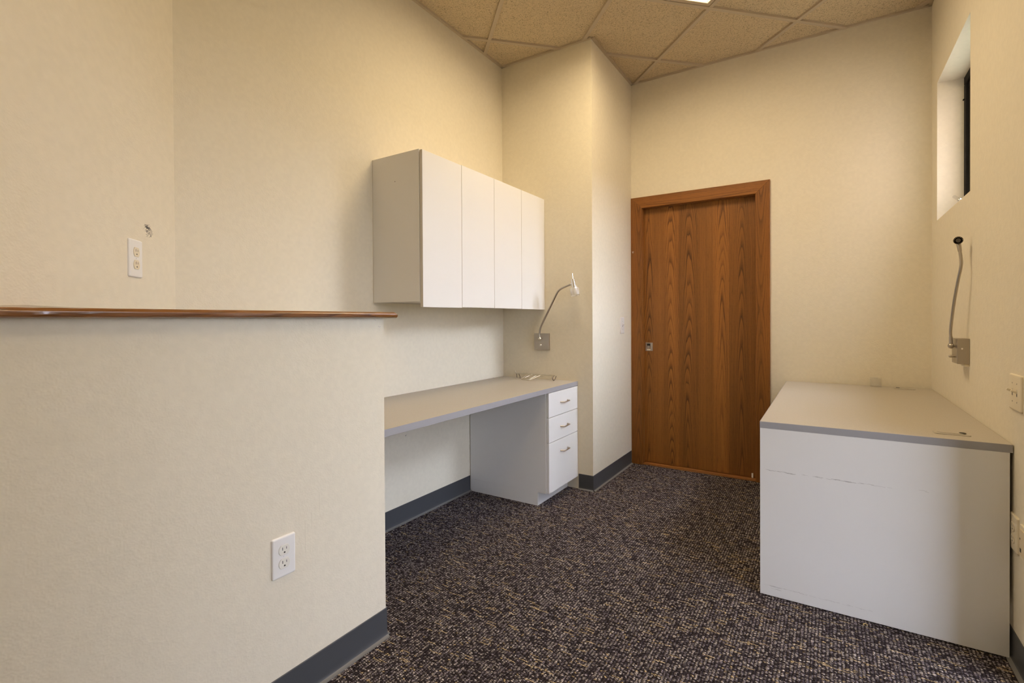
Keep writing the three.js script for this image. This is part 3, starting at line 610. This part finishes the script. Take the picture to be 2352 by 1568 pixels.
// ---------------------------------------------------------------- outlets and switches (built facing +z)
function receptacle(parent, y, mat) {
  const s = new THREE.Shape(); const r = 0.0172, hh = 0.0138, a = Math.asin(hh / r);
  s.absarc(0, 0, r, -a, a); s.lineTo(-Math.cos(a) * r, hh); s.absarc(0, 0, r, Math.PI - a, Math.PI + a); s.lineTo(Math.cos(a) * r, -hh);
  const o = obj('receptacle', metreUV(new THREE.ExtrudeGeometry(s, { depth: 0.0012, bevelEnabled: true, bevelThickness: 0.0005, bevelSize: 0.0005, bevelSegments: 2, curveSegments: 12 }).translate(0, y, 0.0062)), mat, parent);
  obj('groove', metreUV(new THREE.ExtrudeGeometry(s, { depth: 0.0001, bevelEnabled: true, bevelThickness: 0.0002, bevelSize: 0.0014, bevelSegments: 1, curveSegments: 12 }).translate(0, y, 0.006)), WHITE_EDGE, o);
  obj('slot', box(-0.0072, -0.0054, y + 0.0005, y + 0.0088, 0.0078, 0.0081), BLACK, o);
  obj('slot', box(0.0052, 0.0068, y + 0.0012, y + 0.008, 0.0078, 0.0081), BLACK, o);
  const e = new THREE.Shape(); e.absarc(0, 0, 0.0025, 0, Math.PI); e.lineTo(-0.0025, -0.002); e.lineTo(0.0025, -0.002);
  obj('slot', metreUV(new THREE.ExtrudeGeometry(e, { depth: 0.0003, bevelEnabled: false, curveSegments: 8 }).translate(0, y - 0.0068, 0.0078)), BLACK, o);
  return o;
}
function outlet(label, pos, turn, pm, rm, w = 0.0745, h = 0.118) {
  const g = thing('outlet', label, 'outlet', pos, turn);
  obj('cover_plate', plate(w, h, 0.0062, 0.0048, 0.0008), pm, g);
  receptacle(g, 0.0195, rm); receptacle(g, -0.0195, rm);
  obj('screw', metreUV(new THREE.CylinderGeometry(0.0024, 0.0024, 0.001, 12).rotateX(Math.PI / 2).translate(0, 0, 0.0064)), pm, g);
  return g;
}
function toggles(label, pos, turn, pm, n, w, h) {
  const g = thing('light_switch', label, 'switch', pos, turn);
  obj('cover_plate', plate(w, h, 0.0065, 0.0048, 0.0008), pm, g);
  for (let k = 0; k < n; k++) {
    const x = (k - (n - 1) / 2) * 0.046;
    const t = obj('toggle', [metreUV(new RoundedBoxGeometry(0.007, 0.0075, 0.019, 2, 0.002).rotateX(-0.4).translate(x, 0.005, 0.012))], pm, g);
    obj('toggle_slot', box(x - 0.0052, x + 0.0052, -0.0118, 0.0118, 0.0063, 0.0068), k >= 0 ? WHITE_EDGE : pm, t);
    obj('toggle_gap', box(x - 0.003, x + 0.003, -0.0105, -0.002, 0.0067, 0.00695), BLACK, t);
    for (const y of [-0.03, 0.03]) obj('screw', metreUV(new THREE.CylinderGeometry(0.0026, 0.0026, 0.0012, 12).rotateX(Math.PI / 2).translate(x, y, 0.0066)), NICKEL, g);
  }
  return g;
}
outlet('white outlet low on the half wall', [XH, 0.4505, 2.967], Math.PI / 2, PLASTIC, std(new THREE.Color().setRGB(0.78, 0.76, 0.69), 0.35));
outlet('white outlet with ivory sockets on the angled wall', [0.2025, 1.335, 0.2025 + Z45], R(135), PLASTIC, IVORY, 0.079, 0.117);
outlet('cream outlet low on the right wall against the desk', [W, 0.43, 1.5745], -Math.PI / 2, IVORY, IVORY, 0.079, 0.119);
toggles('small grey-white toggle switch on the pillar side by the door', [XC, 1.091, 0.222], Math.PI / 2, GREYPLATE, 1, 0.079, 0.121);
toggles('double cream toggle switch on the right wall above the desk', [W, 0.892, 1.588], -Math.PI / 2, IVORY, 2, 0.122, 0.117);
{
  const g = thing('data_plate', 'beige data socket plate cut by the right edge of the photo', 'socket plate', [W, 0.43, 1.678], -Math.PI / 2);
  obj('cover_plate', plate(0.072, 0.108, 0.007, 0.003, 0.003), IVORY, g);
  obj('inset_panel', plate(0.05, 0.082, 0.0025, 0.001, 0.002).translate(0, 0, 0.007), std(new THREE.Color().setRGB(0.72, 0.6, 0.42), 0.4), g);
  obj('jack', box(-0.02, -0.008, -0.03, -0.018, 0.0095, 0.01), BLACK, g);
  obj('jack', box(-0.021, -0.016, 0.008, 0.014, 0.0095, 0.01), BLACK, g);
}

// ---------------------------------------------------------------- wire stand on the worktop
{
  const y = HC, g = thing('wire_stand', 'folded wire stand lying on the worktop against the pillar', 'wire stand', [0, y, 0]);
  const r = 0.0021;
  obj('crossbar', wire([[0.118, 0.052, 0.80], [0.121, 0.034, 0.802], [0.30, 0.034, 0.812], [0.452, 0.034, 0.822]], r, 0.004), WIRE, g);
  obj('crossbar', wire([[0.140, 0.033, 0.826], [0.30, 0.029, 0.842], [0.445, 0.031, 0.836]], r), WIRE, g);
  obj('crossbar', wire([[0.30, 0.024, 0.846], [0.378, 0.020, 0.85], [0.448, 0.012, 0.846]], r), WIRE, g);
  obj('foot', wire([[0.122, 0.034, 0.802], [0.132, 0.031, 0.80], [0.138, 0.02, 0.812], [0.146, 0.0022, 0.822]], 0.0024, 0.003), DARKMETAL, g);
  obj('foot', wire([[0.165, 0.031, 0.828], [0.182, 0.012, 0.84], [0.189, 0.0022, 0.852]], 0.0024, 0.003), DARKMETAL, g);
  obj('foot', wire([[0.447, 0.034, 0.822], [0.441, 0.018, 0.845], [0.461, 0.0022, 0.862], [0.468, 0.012, 0.855], [0.463, 0.03, 0.83]], 0.0024, 0.004), DARKMETAL, g);
  obj('loop', wire([[0.240, 0.032, 0.818], [0.222, 0.004, 0.892], [0.303, 0.0032, 0.918], [0.348, 0.031, 0.838]], 0.0026, 0.008), WIRE, g);
  obj('loop', wire([[0.272, 0.032, 0.822], [0.243, 0.010, 0.886], [0.296, 0.0092, 0.90], [0.32, 0.03, 0.836]], 0.0024, 0.008), WIRE, g);
}

// ---------------------------------------------------------------- marks on the walls
{
  // black scuff beside the outlet on the angled wall
  const geos = [...flecks(110, 0.0, 0.0, 0, 0.036, 0.022, 0.0005, 0.0015, -0.5), ...flecks(110, -0.006, 0.010, 0, 0.024, 0.009, 0.0006, 0.0019, -1.7), ...flecks(50, 0.006, -0.010, 0, 0.03, 0.02, 0.0005, 0.0017)];
  const m = merge(geos); m.rotateY(R(135)); m.translate(0.1385, 1.437, 0.1385 + Z45);
  obj('black_scuff', m, INK, wa).userData.label = 'black speckled scuff mark';
}
{
  // faint runs and nicks on the half wall
  const d = []; for (const [z, y0, y1] of [[2.893, 0.43, 0.53], [2.87, 0.50, 0.55], [2.91, 0.20, 0.235], [2.922, 0.155, 0.18], [2.842, 0.54, 0.60]]) d.push(box(XH - 0.0002, XH + 0.0002, y0, y1, z - 0.0005, z + 0.0005));
  obj('drip_mark', d, DRIP, halfWall);
  const nk = []; const arc = [[2.584, 1.117], [2.588, 1.115], [2.592, 1.116], [2.594, 1.119]]; for (let k = 0; k + 1 < arc.length; k++) nk.push(between([XH, arc[k][1], arc[k][0]], [XH, arc[k + 1][1], arc[k + 1][0]], 0.0005, 0.0005, 6));
  nk.push(between([XH, 1.138, 2.606], [XH, 1.143, 2.613], 0.0005, 0.0005, 6));
  obj('nick', nk, SCUFF, halfWall);
}

{
  const mk = (x, y, z, n, r) => { const g = merge(flecks(n, 0, 0, 0, r, r * 1.3, 0.0008, 0.0018)); g.rotateY(Math.PI / 2); g.translate(x, y, z); return g; };
  obj('scuff', [mk(XC, 1.0, 0.66, 5, 0.012), mk(XC, 0.62, 0.47, 5, 0.012)], SCUFF, scene.getObjectByName('wall_chase'));
  obj('nail_hole', mk(0, 0.486, 1.783, 6, 0.008), INK, scene.getObjectByName('wall_left'));
}
scene.traverse((o) => { if (o.isLight) o.castShadow = true; });
renderer.render(scene, camera);
